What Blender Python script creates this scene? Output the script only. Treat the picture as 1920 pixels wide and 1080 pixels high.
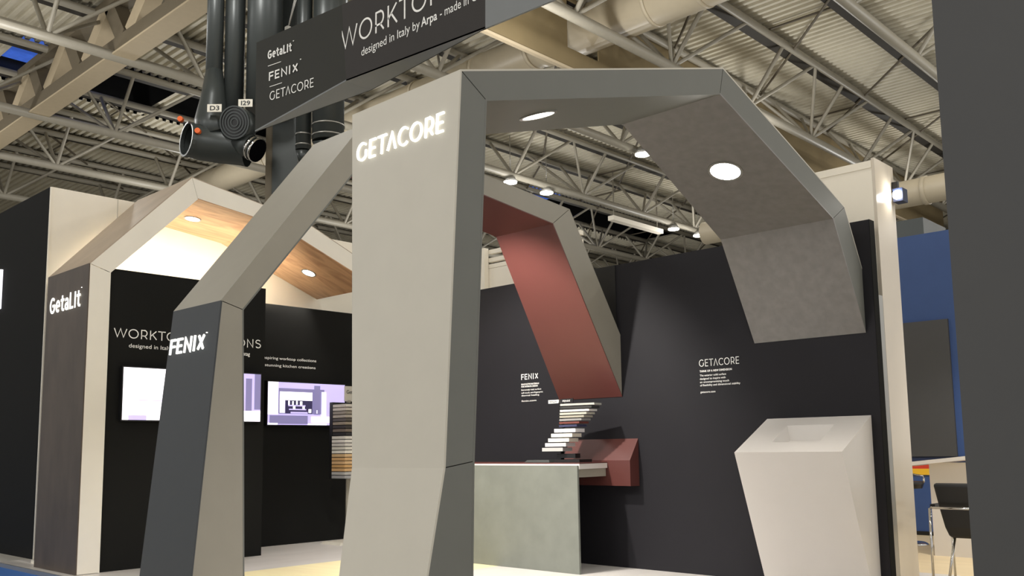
import bpy, math, random
from mathutils import Vector, Matrix
random.seed(7)
for o in list(bpy.data.objects): bpy.data.objects.remove(o)
SC = bpy.context.scene
COL = SC.collection

# ------------------------------------------------------------------ camera
EYE = (0.0, 0.0, 1.2)
cam = bpy.data.cameras.new('camera'); co = bpy.data.objects.new('camera', cam); COL.objects.link(co)
cam.sensor_width = 36.0; cam.lens = 1724.8 / 1920 * 36.0
cam.shift_x = 0.0037; cam.shift_y = 0.04736
cam.clip_end = 400
yaw, pitch, roll = 0.756861, 0.121114, -0.0140512
cy, sy, cp, sp = math.cos(yaw), math.sin(yaw), math.cos(pitch), math.sin(pitch)
fw = Vector((-sy*cp, cy*cp, sp)); rt = Vector((cy, sy, 0)); up = rt.cross(fw)
cr, sr = math.cos(roll), math.sin(roll)
r2 = rt*cr + up*sr; u2 = up*cr - rt*sr
m = Matrix((r2, u2, -fw)).transposed().to_4x4(); m.translation = Vector(EYE)
co.matrix_world = m
SC.camera = co

# ------------------------------------------------------------------ world, exposure, hall lamps
SC.view_settings.view_transform = 'Standard'; SC.view_settings.look = 'None'
SC.view_settings.gamma = 1.0; SC.view_settings.use_curve_mapping = False
SC.view_settings.exposure = 0.25
w = bpy.data.worlds.new('world'); SC.world = w; w.use_nodes = True
bg = w.node_tree.nodes['Background']
bg.inputs[0].default_value = (1.0, 0.995, 0.985, 1); bg.inputs[1].default_value = 0.75

def light(name, kind, loc, power, color=(1, .93, .8), size=.3, target=None, spot=70, blend=.4):
    l = bpy.data.lights.new(name, kind); l.energy = power; l.color = color
    if kind == 'AREA': l.size = size
    else: l.shadow_soft_size = size
    if kind == 'SPOT': l.spot_size = math.radians(spot); l.spot_blend = blend
    o = bpy.data.objects.new(name, l); COL.objects.link(o); o.location = loc
    if target is not None:
        o.rotation_euler = (Vector(target)-Vector(loc)).to_track_quat('-Z', 'Y').to_euler()
    return o

HALL_W = 245
for ix, X in enumerate((-31, -22, -13, -4, 5)):
    for iy, Y in enumerate((-12, -3, 6, 15, 25, 36)):
        light('hall_light', 'POINT', (X, Y, 9.6), HALL_W, (1, .985, .95), .35)

# ------------------------------------------------------------------ materials
def s2l(c): return c/12.92 if c <= .04045 else ((c+.055)/1.055)**2.4
def rgb(r, g, b): return (s2l(r/255), s2l(g/255), s2l(b/255), 1)
def mat(name, col, rough=.6, var=.04, scale=6.0, metal=0.0, emit=0.0, spec=.5, stretch=None, bump=0.0, detail=4.0):
    m = bpy.data.materials.new(name); m.use_nodes = True
    nt = m.node_tree; b = nt.nodes['Principled BSDF']
    b.inputs['Roughness'].default_value = rough; b.inputs['Metallic'].default_value = metal
    b.inputs['Specular IOR Level'].default_value = spec
    tc = nt.nodes.new('ShaderNodeTexCoord'); mp = nt.nodes.new('ShaderNodeMapping')
    nz = nt.nodes.new('ShaderNodeTexNoise'); rp = nt.nodes.new('ShaderNodeValToRGB')
    nt.links.new(tc.outputs['Object'], mp.inputs[0]); nt.links.new(mp.outputs[0], nz.inputs['Vector'])
    nz.inputs['Scale'].default_value = scale; nz.inputs['Detail'].default_value = detail
    if stretch: mp.inputs['Scale'].default_value = stretch
    rp.color_ramp.elements[0].position = .3; rp.color_ramp.elements[1].position = .7
    rp.color_ramp.elements[0].color = (*[max(0, c*(1-var)) for c in col[:3]], 1)
    rp.color_ramp.elements[1].color = (*[min(1, c*(1+var)) for c in col[:3]], 1)
    nt.links.new(nz.outputs['Fac'], rp.inputs[0]); nt.links.new(rp.outputs[0], b.inputs['Base Color'])
    if bump:
        bp = nt.nodes.new('ShaderNodeBump'); bp.inputs['Strength'].default_value = bump; bp.inputs['Distance'].default_value = .01
        nt.links.new(nz.outputs['Fac'], bp.inputs['Height']); nt.links.new(bp.outputs[0], b.inputs['Normal'])
    if emit:
        b.inputs['Emission Color'].default_value = col; b.inputs['Emission Strength'].default_value = emit
    return m

def wood(name, c1, c2, rough=.4, scale=1.0, stretch=(1.2, .5, 5)):
    m = mat(name, c1, rough)
    nt = m.node_tree; rp = [n for n in nt.nodes if n.type == 'VALTORGB'][0]; mp = [n for n in nt.nodes if n.type == 'MAPPING'][0]
    nz = [n for n in nt.nodes if n.type == 'TEX_NOISE'][0]
    mp.inputs['Scale'].default_value = stretch; nz.inputs['Scale'].default_value = scale*2.2; nz.inputs['Distortion'].default_value = 1.6; nz.inputs['Detail'].default_value = 8
    rp.color_ramp.elements[0].color = c2; rp.color_ramp.elements[1].color = c1
    rp.color_ramp.elements[0].position = .32; rp.color_ramp.elements[1].position = .62
    return m

M = dict(
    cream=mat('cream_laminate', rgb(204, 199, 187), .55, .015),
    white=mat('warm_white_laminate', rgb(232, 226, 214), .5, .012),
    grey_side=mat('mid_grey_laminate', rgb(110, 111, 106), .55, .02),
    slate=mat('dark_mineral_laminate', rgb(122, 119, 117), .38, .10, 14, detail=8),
    fenix_front=mat('anthracite_laminate', rgb(68, 71, 75), .6, .015, spec=.3),
    fenix_stone=mat('warm_grey_laminate', rgb(152, 147, 135), .55, .02),
    red=mat('brick_red_laminate', rgb(92, 50, 46), .45, .02),
    brown_stone=mat('brown_stone_laminate', rgb(76, 65, 56), .6, .20, 3.5, stretch=(1.5, 1.5, .6), detail=8),
    tan_stone=mat('tan_stone_laminate', rgb(172, 155, 136), .5, .10, 3.0, detail=8),
    oak=wood('oak_soffit', rgb(206, 166, 128), rgb(170, 128, 96), .42, 1.0, (2.6, .55, 1.2)),
    dark_wall=mat('anthracite_wall', rgb(37, 36, 40), .6, .02, spec=.2),
    black_wall=mat('black_wall', rgb(29, 29, 28), .75, .02, spec=.08),
    void=mat('matt_void_black', rgb(10, 10, 11), 1.0, 0, spec=0.0),
    black=mat('matt_black', rgb(22, 22, 23), .5, .02),
    wall_white=mat('cream_wall_panel', rgb(246, 238, 222), .6, .01),
    pillar=mat('gloss_cream_panel', rgb(214, 203, 186), .15, .01),
    alu=mat('aluminium', rgb(170, 168, 162), .35, .02, metal=.7),
    chrome=mat('chrome', rgb(210, 208, 205), .12, .01, metal=1.0),
    solid=mat('white_solid_surface', rgb(224, 219, 214), .3, .01),
    sage=mat('sage_concrete', rgb(116, 119, 112), .6, .09, 5, detail=9, bump=.05),
    banner=mat('charcoal_banner_fabric', rgb(52, 49, 48), .8, .02),
    banner_left=mat('green_black_banner_fabric', rgb(46, 46, 42), .8, .02),
    banner_under=mat('grey_banner_underside', rgb(128, 131, 133), .8, .02),
    print=mat('white_print', rgb(252, 251, 248), .6, .0),
    glow=mat('lit_lettering', rgb(255, 255, 248), .4, 0, emit=.95),
    lamp=mat('lamp_lens', (1, .95, .85, 1), .3, 0, emit=14),
    lamp_hot=mat('bright_lamp_lens', (1, .96, .88, 1), .3, 0, emit=90),
    steel=mat('painted_roof_steel', rgb(150, 144, 130), .45, .03),
    steel_dark=mat('dark_roof_steel', rgb(96, 88, 74), .6, .05),
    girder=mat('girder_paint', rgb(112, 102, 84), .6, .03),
    girder_lit=mat('girder_lit_paint', rgb(190, 174, 146), .6, .03),  # lighter girder tone, light from below put into the colour
    deck=mat('roof_deck', rgb(210, 203, 184), .6, .03),
    tray=mat('dark_cable_tray', rgb(46, 42, 36), .7, .1),
    duct=mat('cream_duct', rgb(196, 184, 160), .4, .02),
    curtain=mat('smoke_curtain', rgb(128, 112, 80), .8, .10, .8),
    duct_dark=mat('dark_green_grey_duct', rgb(62, 66, 65), .35, .03, metal=.25),
    night=mat('rooflight_glass', rgb(60, 96, 190), .15, .3, 3, emit=.55),
    blue=mat('blue_wall_paint', rgb(54, 80, 132), .6, .03),
    blue_carpet=mat('blue_carpet', rgb(58, 112, 190), .9, .06, 60),
    floor=mat('light_grey_stone_floor', rgb(216, 211, 207), .35, .06, 2.0, stretch=(2, .6, 1), detail=6),
    floor_yellow=mat('pale_yellow_wood_floor', rgb(255, 238, 190), .4, .05, 3.0, stretch=(.4, 4, 1)),
    hall_floor=mat('hall_floor', rgb(180, 177, 170), .7, .05, 1.0),
    floor_right=mat('pale_timber_floor', rgb(226, 206, 168), .4, .06, 3.0, stretch=(.4, 4, 1)),
    orange=mat('orange_plug', rgb(226, 100, 36), .5, .03),
    plate=mat('number_plate', rgb(214, 208, 194), .5, .02),
    leather=mat('black_leather', rgb(24, 23, 23), .38, .05, 20),
    red_stripe=mat('red_stripe', rgb(206, 64, 44), .6, .01),
    yellow_stripe=mat('yellow_stripe', rgb(236, 186, 46), .6, .01),
    navy=mat('navy_panel', rgb(34, 46, 78), .6, .02),
    right_panel=mat('charcoal_panel_near', rgb(70, 70, 71), .6, .02),
    scr_white=mat('screen_white', rgb(250, 246, 255), .4, 0, emit=1.15),
    scr_lav=mat('screen_lavender', rgb(190, 178, 228), .4, 0, emit=.8),
    scr_slate=mat('screen_slate', rgb(124, 118, 160), .4, 0, emit=.7),
    scr_dark=mat('screen_dark', rgb(56, 50, 86), .4, 0, emit=.5),
)

# ------------------------------------------------------------------ mesh helpers
W = {}          # world location of every object built
class MB:
    def __init__(s): s.v = []; s.f = []; s.sm = []; s.mi = []
    def face(s, idx, smooth=False, mi=0): s.f.append(tuple(idx)); s.sm.append(smooth); s.mi.append(mi)
    def poly(s, pts, mi=0):
        n = len(s.v); s.v += [tuple(p) for p in pts]; s.face(range(n, n+len(pts)), mi=mi); return s
    def hexa(s, a, b, mi=0):               # two quads a, b (same order) -> closed box
        n = len(s.v); s.v += [tuple(p) for p in a]+[tuple(p) for p in b]; k = len(a)
        s.face(range(n, n+k), mi=mi); s.face(range(n+2*k-1, n+k-1, -1), mi=mi)
        for i in range(k):
            j = (i+1) % k; s.face((n+i, n+k+i, n+k+j, n+j), mi=mi)
        return s
    def box(s, x0, x1, y0, y1, z0, z1, mi=0):
        return s.hexa([(x0, y0, z0), (x0, y1, z0), (x1, y1, z0), (x1, y0, z0)], [(x0, y0, z1), (x0, y1, z1), (x1, y1, z1), (x1, y0, z1)], mi)
    def tube(s, pts, r, n=8, r_end=None, cap=True):
        pts = [Vector(p) for p in pts]; rings = []
        for i, p in enumerate(pts):
            d = (pts[min(i+1, len(pts)-1)]-pts[max(i-1, 0)]).normalized()
            a = d.orthogonal().normalized() if i == 0 else (rings[-1][1]-d*rings[-1][1].dot(d)).normalized()
            b = d.cross(a); rr = r if r_end is None else r+(r_end-r)*i/(len(pts)-1)
            k = len(s.v); s.v += [tuple(p+(a*math.cos(t)+b*math.sin(t))*rr) for t in [2*math.pi*q/n for q in range(n)]]
            rings.append((k, a))
        for (k0, _), (k1, _) in zip(rings, rings[1:]):
            for q in range(n): s.face((k0+q, k0+(q+1) % n, k1+(q+1) % n, k1+q), True)
        if cap:
            s.face([rings[0][0]+q for q in range(n-1, -1, -1)]); s.face([rings[-1][0]+q for q in range(n)])
        return s
    def bar(s, p, q, wd, ht, upv=(0, 0, 1)):
        p, q = Vector(p), Vector(q); d = (q-p).normalized(); a = d.cross(Vector(upv)).normalized(); b = a.cross(d)
        c = lambda o: [o-a*wd/2-b*ht/2, o+a*wd/2-b*ht/2, o+a*wd/2+b*ht/2, o-a*wd/2+b*ht/2]
        return s.hexa(c(p), c(q))
    def disc(s, c, nrm, r, t, n=20, mi=0):
        c = Vector(c); nrm = Vector(nrm).normalized(); a = nrm.orthogonal().normalized(); b = nrm.cross(a)
        ring = lambda o: [o+(a*math.cos(2*math.pi*q/n)+b*math.sin(2*math.pi*q/n))*r for q in range(n)]
        return s.hexa(ring(c), ring(c+nrm*t), mi)
    def ring(s, c, nrm, r0, r1, t, n=24):
        c = Vector(c); nrm = Vector(nrm).normalized(); a = nrm.orthogonal().normalized(); b = nrm.cross(a); k = len(s.v)
        for q in range(n):
            u = a*math.cos(2*math.pi*q/n)+b*math.sin(2*math.pi*q/n)
            s.v += [tuple(c+u*r0), tuple(c+u*r1), tuple(c+u*r1+nrm*t), tuple(c+u*r0+nrm*t)]
        for q in range(n):
            i, j = k+4*q, k+4*((q+1) % n)
            for e in range(4): s.face((i+e, i+(e+1) % 4, j+(e+1) % 4, j+e))
        return s
    def build(s, name, mats, parent=None, label=None, bevel=0):
        me = bpy.data.meshes.new(name); 
        if parent is not None: off = W[parent]
        else:
            xs, ys, zs = zip(*s.v); off = Vector(((min(xs)+max(xs))/2, (min(ys)+max(ys))/2, min(zs)))
        me.from_pydata([tuple(Vector(p)-off) for p in s.v], [], s.f)
        me.polygons.foreach_set('use_smooth', s.sm); me.polygons.foreach_set('material_index', s.mi)
        for x in (mats if isinstance(mats, (list, tuple)) else [mats]): me.materials.append(x)
        me.update()
        import bmesh
        bm = bmesh.new(); bm.from_mesh(me); bmesh.ops.recalc_face_normals(bm, faces=bm.faces); bm.to_mesh(me); bm.free()
        o = bpy.data.objects.new(name, me); COL.objects.link(o)
        if parent is not None: o.parent = parent; W[o] = W[parent]
        else: o.location = off; W[o] = off
        if label: o['label'] = label
        if bevel:
            b = o.modifiers.new('bevel', 'BEVEL'); b.width = bevel; b.segments = 2; b.limit_method = 'ANGLE'
        return o
def thing(name, loc, label, cat, group=None):
    o = bpy.data.objects.new(name, None); COL.objects.link(o); o.location = loc; o.empty_display_size = .1
    W[o] = Vector(loc); return tag(o, label, cat, group)
def tag(o, label, cat, group=None):
    o['label'] = label; o['category'] = cat
    if group: o['group'] = group
    return o
def struct(o): o['kind'] = 'structure'; return o
def lerp(a, b, t): return tuple(x+(y-x)*t for x, y in zip(a, b))

# ------------------------------------------------------------------ lettering
def arc(cx, cy_, rx, ry, a0, a1, n=14):
    return [(cx+rx*math.cos(math.radians(a0+(a1-a0)*i/n)), cy_+ry*math.sin(math.radians(a0+(a1-a0)*i/n))) for i in range(n+1)]
GL = {   # strokes on a cap height of 1, then the advance
 'G': ([arc(.5, .5, .47, .5, 48, 322, 20)+[(.87, .50)]], 1.02), 'E': ([[(.56, 0), (.06, 0), (.06, 1), (.56, 1)], [(.06, .5), (.5, .5)]], .70),
 'T': ([[(0, 1), (.72, 1)], [(.36, 1), (.36, 0)]], .76), '^': ([[(0, 0), (.36, 1), (.72, 0)]], .80), 'C': ([arc(.5, .5, .47, .5, 45, 315, 20)], .92),
 'O': ([arc(.5, .5, .48, .5, 0, 360, 28)], 1.10), 'R': ([[(.08, 0), (.08, 1), (.4, 1)]+arc(.4, .67, .26, .33, 90, -90, 10)+[(.08, .34)], [(.42, .34), (.68, 0)]], .80),
 'W': ([[(0, 1), (.33, 0), (.64, 1), (.95, 0), (1.28, 1)]], 1.34), 'K': ([[(.08, 0), (.08, 1)], [(.7, 1), (.08, .36)], [(.3, .58), (.74, 0)]], .80),
 'P': ([[(.08, 0), (.08, 1), (.4, 1)]+arc(.4, .66, .28, .34, 90, -90, 10)+[(.08, .32)]], .78),
 'S': ([arc(.36, .74, .29, .26, 35, 200, 9)+arc(.36, .27, .31, .27, 110, -150, 12)[1:]], .76), 'L': ([[(.08, 1), (.08, 0), (.52, 0)]], .68),
 'U': ([[(.08, 1), (.08, .36)]+arc(.42, .36, .34, .36, 180, 360, 14)+[(.76, 1)]], .90), 'I': ([[(.08, 0), (.08, 1)]], .26), 'g': ([arc(.5, .5, .44, .5, 48, 325, 18)+[(.86, .48), (.56, .48)]], .98), 'e': ([[(.06, .37), (.66, .37)]+arc(.36, .36, .31, .36, 3, 305, 14)], .74),
 't': ([[(.24, .96), (.24, .18)]+arc(.42, .18, .18, .18, 180, 270, 5)+[(.5, 0)], [(.04, .72), (.48, .72)]], .54), 'a': ([[(.08, .64)]+arc(.33, .47, .25, .25, 125, 0, 8)+[(.58, 0)], arc(.33, .2, .25, .2, 0, 360, 14)], .70), 'i': ([[(.08, 0), (.08, .72)], [(.08, .90), (.08, .97)]], .22),
 'N': ([[(.08, 0), (.08, 1), (.76, 0), (.76, 1)]], .92), 'F': ([[(.06, 0), (.06, 1), (.58, 1)], [(.06, .5), (.52, .5)]], .66), 'X': ([[(.1, 0), (.70, 1)], [(.1, 1), (.70, 0)]], .76), ' ': ([], .45),
 "'": ([arc(.12, .92, .08, .08, 0, 360, 10)], .3)}
def stroke_text(txt, org, ux, uy, width, cap, wt, depth=.004):
    """strokes extruded into a mesh builder; org lower-left corner, ux/uy unit vectors, wt stroke width"""
    org, ux, uy = Vector(org), Vector(ux).normalized(), Vector(uy).normalized(); nz = ux.cross(uy)
    a0 = sum(GL[c][1] for c in txt); sp = .05+1.05*wt*(a0+.15*len(txt))/width; adv = a0+sp*(len(txt)-1); sx = (width-wt)/adv; org = org+ux*wt/2; mb = MB(); x = 0
    for c in txt:
        for st in GL[c][0]:
            pts = [((x+px)*sx, wt/2+py*(cap-wt)) for px, py in st]
            closed = (abs(pts[0][0]-pts[-1][0])+abs(pts[0][1]-pts[-1][1])) < 1e-6
            L, Rr = [], []; n = len(pts)
            for i, p in enumerate(pts):
                a = pts[i-1] if i else (pts[-2] if closed else None); b = pts[i+1] if i < n-1 else (pts[1] if closed else None)
                dirs = []
                if a is not None: d = Vector((p[0]-a[0], p[1]-a[1])); dirs.append(d.normalized())
                if b is not None: d = Vector((b[0]-p[0], b[1]-p[1])); dirs.append(d.normalized())
                t = sum(dirs, Vector((0, 0))); t = t.normalized() if t.length > 1e-6 else dirs[0]
                nn = Vector((-t.y, t.x)); k = 1/max(.62, abs(nn.dot(Vector((-dirs[0].y, dirs[0].x)))))
                ex = Vector((0, 0))
                dg_ = .1 if min(abs(t.x), abs(t.y)) > .3 else .98
                if a is None: ex = -t*wt/2*dg_
                if b is None: ex = t*wt/2*dg_
                q = Vector(p)+ex; L.append(q+nn*wt/2*k); Rr.append(q-nn*wt/2*k)
            to3 = lambda q, d: org+ux*q.x+uy*q.y+nz*d
            for i in range(n-1):
                a = [L[i], Rr[i], Rr[i+1], L[i+1]]
                mb.hexa([to3(q, 0) for q in a], [to3(q, depth) for q in a])
        x += GL[c][1]+sp
    return mb
def font_text(txt, org, ux, uy, width, bold=0.0, depth=.002, height=None):
    """Blender's own font turned into a mesh, fitted to width (x) and to the font size (y)"""
    cu = bpy.data.curves.new('t', 'FONT'); cu.body = txt; cu.size = 1; cu.offset = bold; cu.extrude = .0; cu.resolution_u = 3
    o = bpy.data.objects.new('t', cu); COL.objects.link(o)
    dg = bpy.context.evaluated_depsgraph_get(); me = bpy.data.meshes.new_from_object(o.evaluated_get(dg))
    xs = [v.co.x for v in me.vertices]; x0, x1 = min(xs), max(xs); sx = width/(x1-x0); syy = height if height else sx
    org, ux, uy = Vector(org), Vector(ux).normalized(), Vector(uy).normalized(); nz = ux.cross(uy)
    mb = MB()
    mb.v = [tuple(org+ux*((v.co.x-x0)*sx)+uy*(v.co.y*syy)+nz*depth) for v in me.vertices]
    for p in me.polygons: mb.face(p.vertices)
    bpy.data.objects.remove(o); bpy.data.curves.remove(cu); bpy.data.meshes.remove(me)
    return mb
def merge(*mbs):
    r = MB()
    for b in mbs:
        n = len(r.v); r.v += b.v
        for f, s_, i in zip(b.f, b.sm, b.mi): r.face([q+n for q in f], s_, i)
    return r
EX, EY, EZ = Vector((1, 0, 0)), Vector((0, 1, 0)), Vector((0, 0, 1))

# ================================================================== STRUCTURE
# floors
struct(MB().box(-70, 30, -30, 75, -.12, -.06).build('floor_hall', M['hall_floor']))
struct(MB().box(-11.6, -8.49, 3.74, 9.0, -.055, 0).build('floor', M['floor']))
fy = struct(MB().box(-8.49, -6.75, 2.2, 9.0, -.055, 0).build('floor_aisle', M['floor_yellow']))
struct(MB().box(-6.75, -2.9, 2.2, 9.0, -.055, 0).build('floor_bay', M['floor']))
struct(MB().box(-8, 3.0, 9.0, 13.2, -.055, 0).build('floor_right', M['floor_right']))
struct(MB().box(-2.9, 3.0, 6.6, 9.0, -.055, 0).build('floor_stand_right', M['floor_right']))
struct(MB().box(-16, -8.5, 1.0, 3.735, -.058, -.04).build('floor_carpet', M['blue_carpet']))
struct(MB().box(-16, -8.49, 3.728, 3.742, -.055, .004).build('trim_1', M['alu']))

# dark wall behind the two nearer arches
wb = struct(MB().box(-8.6, -3.0, 7.64, 7.74, 0, 3.083).build('wall_back', M['dark_wall']))
MB().box(-5.98, -5.665, 7.632, 7.6399, 2.25, 3.083).build('black_strip', M['black'], wb, 'narrow black strip above the red arch')  # thin black strip laid on the wall, darkens it above the arch
MB().box(-3.0, -2.996, 7.638, 7.74, 0, 3.083).build('end_cap', M['black_wall'], wb, 'black end edge')
struct(wb)
# cream pillar wall behind its right end
pl = struct(MB().box(-3.95, -3.03, 7.845, 8.25, 0, 3.65).build('wall_right', M['wall_white']))
MB().box(-3.03, -3.003, 7.845, 8.265, 0, 3.67).build('gloss_panel', M['pillar'], pl, 'gloss cream end panel')
MB().box(-3.95, -3.03, 7.838, 7.8449, 3.585, 3.65).build('top_rail', M['wall_white'], pl)
MB().box(-3.03, -3.004, 7.745, 7.844, 0, 2.45).build('edge_profile', M['alu'], pl, 'grey aluminium edge profile')

# television cabin wall and the recessed wall at the left
wl = struct(MB().box(-11.0, -9.66, 4.085, 5.97, 0, 3.16).build('wall_left', M['black_wall']))
wr = struct(MB().box(-10.98, -10.5, 5.97, 8.6, 0, 3.135).build('wall_left_recess', M['black_wall']))
ww = struct(MB().box(-11.12, -11.02, 3.95, 9.4, 0, 4.306).build('wall_left_upper', M['wall_white']))
MB().box(-11.0199, -11.012, 4.72, 4.726, 3.1, 4.305).build('panel_joint', M['cream'], ww)
struct(MB().box(-17, -11.02, 3.93, 3.949, .05, 4.30).build('wall_front_left', M['black_wall']))
struct(MB().box(-11.02, -11.005, 3.93, 3.949, .05, 4.30).build('trim_2', M['wall_white']))
# near charcoal panel at the right edge of the view
struct(MB().box(-.621, 1.6, 2.0, 2.06, -.06, 3.6).build('wall_front_right', M['right_panel']))
# neighbour stand at the right: blue wall
bw = struct(MB().box(-6.5, -3.0, 12.62, 12.72, 0, 3.98).build('wall_blue', M['blue']))
MB().box(-6.4, -4.0, 12.58, 12.6199, 1.02, 2.80).build('graphic_panel', M['right_panel'], bw, 'dark grey upper panel')
MB().box(-6.4, -3.0, 12.60, 12.6199, .93, 1.02).build('navy_band', M['navy'], bw, 'navy band')
MB().box(-6.4, -3.0, 12.60, 12.6199, .86, .93).build('red_stripe', M['red_stripe'], bw, 'red stripe')
MB().box(-6.4, -3.0, 12.60, 12.6199, .78, .86).build('yellow_stripe', M['yellow_stripe'], bw, 'yellow stripe')
MB().box(-6.4, -3.0, 12.60, 12.6199, 0, .05).build('skirting', M['black'], bw, 'black skirting')

# ------------------------------------------------------------------ hall roof
HD = 13.2; HB = 11.4; hd = HD-1.2; hb = HB-1.2
RL = (-31.2, -27.6)              # rooflight strip
def corrugated(x0, x1, y0, y1, z, pitch=.27, d=.09):
    mb = MB(); n = int((y1-y0)/pitch); prof = []
    for i in range(n):
        y = y0+i*pitch; prof += [(y, z), (y+pitch*.42, z), (y+pitch*.5, z+d), (y+pitch*.92, z+d)]
    k = len(prof); mb.v = [(x0, a, b) for a, b in prof]+[(x1, a, b) for a, b in prof]
    for i in range(k-1): mb.face((i, i+1, k+i+1, k+i))
    return mb
YA, YB_ = -14, 70
ce = struct(corrugated(RL[1], 14, YA, YB_, HD).build('ceiling', M['deck']))
corrugated(-66, RL[0], YA, YB_, HD).build('deck_sheet', M['deck'], ce)
for a, b in ((YA, 9.0), (13.95, 14.6), (18.5, 31), (44, YB_)):
    corrugated(RL[0], RL[1], a, b, HD).build('deck_sheet', M['deck'], ce)
MB().box(-66, 14, YA, YB_, HD+1.9, HD+2.0).build('roof_sheet', M['black'], ce, 'black roof above the deck')
MB().box(RL[0]-.05, RL[0], 8, 44, HD+.1, HD+1.9).build('rooflight_upstand', M['black'], ce, 'black upstand of the rooflight')
MB().box(RL[1], RL[1]+.05, 8, 44, HD+.1, HD+1.9).build('rooflight_upstand', M['black'], ce, 'black upstand of the rooflight')
for a, b in ((9.3, 10.3), (10.4, 11.5), (31.2, 32.4), (32.5, 33.7), (33.8, 35.0)):
    MB().box(RL[0]+.2, RL[1]-.2, a, b, HD+.7, HD+.74).build('rooflight_pane', M['night'], ce, 'blue dusk-lit glass pane of the rooflight')

# hall end walls
struct(MB().box(-66.2, -66, YA, YB_, 0, HD+2).build('wall_hall_left', M['steel_dark']))
struct(MB().box(-66, 14, YB_, YB_+.2, 0, HD+2).build('wall_hall_back', M['steel_dark']))

# ================================================================== ARCHES
def arch(name, label, XR, O, I, XLo, XLi, mo, mi_, mside, mleft, nm_o, nm_i, t=.012, group=None):
    root = thing(name, ((XR+XLo[0])/2, (O[0][0]+I[0][0])/2, 0), label, 'arch', group)
    ins = lambda a, b: (a[0]+(b[0]-a[0])*t/math.dist(a, b), a[1]+(b[1]-a[1])*t/math.dist(a, b))
    O2 = [ins(a, b) for a, b in zip(O, I)]; I2 = [ins(b, a) for a, b in zip(O, I)]
    for k in range(len(O)-1):
        q = lambda P, j, X: (X, P[j][0], P[j][1])
        MB().hexa([q(O, k, XLo[k]), q(O, k+1, XLo[k+1]), q(O, k+1, XR), q(O, k, XR)], [q(O2, k, XLo[k]), q(O2, k+1, XLo[k+1]), q(O2, k+1, XR), q(O2, k, XR)]).build(nm_o[k], M[mo[k]], root)
        MB().hexa([q(I, k, XLi[k]), q(I, k+1, XLi[k+1]), q(I, k+1, XR), q(I, k, XR)], [q(I2, k, XLi[k]), q(I2, k+1, XLi[k+1]), q(I2, k+1, XR), q(I2, k, XR)]).build(nm_i[k], M[mi_[k]], root)
        g = .0015                                   # mitre joints between the side panels stay open a hair
        for X0, X1, mm, nm in ((XR-t, XR-.0006, mside, 'side_panel'), (None, None, mleft, 'far_side_panel')):
            pts = [lerp(O2[k], O2[k+1], g), lerp(O2[k], O2[k+1], 1-g), lerp(I2[k], I2[k+1], 1-g), lerp(I2[k], I2[k+1], g)]
            if X0 is None:
                xs = [XLo[k], XLo[k+1], XLi[k+1], XLi[k]]
                a = [(x+.0006, *p) for x, p in zip(xs, pts)]; b = [(x+t, *p) for x, p in zip(xs, pts)]
            else: a = [(X0, *p) for p in pts]; b = [(X1, *p) for p in pts]
            MB().hexa(a, b).build(nm, M[mm[k]] if isinstance(mm, list) else M[mm], root)
    e = len(O)-1
    MB().hexa([(XLo[e]+t, O2[e][0]-.006, O2[e][1]), (XR-t, O2[e][0]-.006, O2[e][1]), (XR-t, I2[e][0]-.006, I2[e][1]), (XLi[e]+t, I2[e][0]-.006, I2[e][1])],
              [(XLo[e]+t, O2[e][0], O2[e][1]), (XR-t, O2[e][0], O2[e][1]), (XR-t, I2[e][0], I2[e][1]), (XLi[e]+t, I2[e][0], I2[e][1])]).build('end_panel', M['black'], root)
    return root
def downlight(root, P, nrm, r=.075, mlens='lamp', power=60, aim=None, spot=100, col=(1, .95, .87)):
    P = Vector(P); nrm = Vector(nrm).normalized()
    d = MB().ring(P-nrm*.004, nrm, r, r+.02, .012).build('downlight', M['alu'], root, 'recessed round downlight ring')
    MB().disc(P, nrm, r, .006).build('lens', M[mlens], d, 'glowing lens')
    light('downlight_beam', 'SPOT', P+nrm*.03, power, col, .06, aim if aim is not None else P+nrm, spot, .6)

# nearest arch (cream front, grey side, mineral soffit)
O = [(2.575, 0), (2.827, 1.116), (2.95, 3.023), (5.461, 3.791), (7.356, 3.153), (7.634, 2.677)]
I = [(2.99, 0), (3.022, 1.143), (3.131, 2.914), (5.402, 3.581), (7.112, 3.011), (7.634, 2.123)]
XL = [-3.63, -3.755, -3.936, -3.90, -4.11, -4.11]
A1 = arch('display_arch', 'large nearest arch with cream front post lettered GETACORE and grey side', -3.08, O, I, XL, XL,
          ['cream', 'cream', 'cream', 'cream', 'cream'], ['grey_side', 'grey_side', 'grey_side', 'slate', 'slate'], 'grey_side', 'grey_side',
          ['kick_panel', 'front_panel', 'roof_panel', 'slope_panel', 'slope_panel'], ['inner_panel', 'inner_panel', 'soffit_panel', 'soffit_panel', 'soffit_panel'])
fy_ = lambda z: 2.827+(z-1.116)*.0645
fup = Vector((0, .123, 1.907)).normalized()
stroke_text('GET^CORE', (-3.862, fy_(2.728)-.003, 2.728), EX, fup, .70, .104, .0105, .010).build('lettering', M['glow'], A1, 'white glowing letters GETACORE')
def on_soffit(I, k, t): return Vector((0, *lerp(I[k], I[k+1], t)))
def sof_n(I, k): dy, dz = I[k+1][0]-I[k][0], I[k+1][1]-I[k][1]; return Vector((0, dz, -dy)).normalized()
downlight(A1, (-3.45, *lerp(I[2], I[3], .355)), sof_n(I, 2), .095, 'lamp', 60)
downlight(A1, (-3.52, *lerp(I[3], I[4], .47)), sof_n(I, 3), .115, 'lamp_hot', 85, None, 110)

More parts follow.
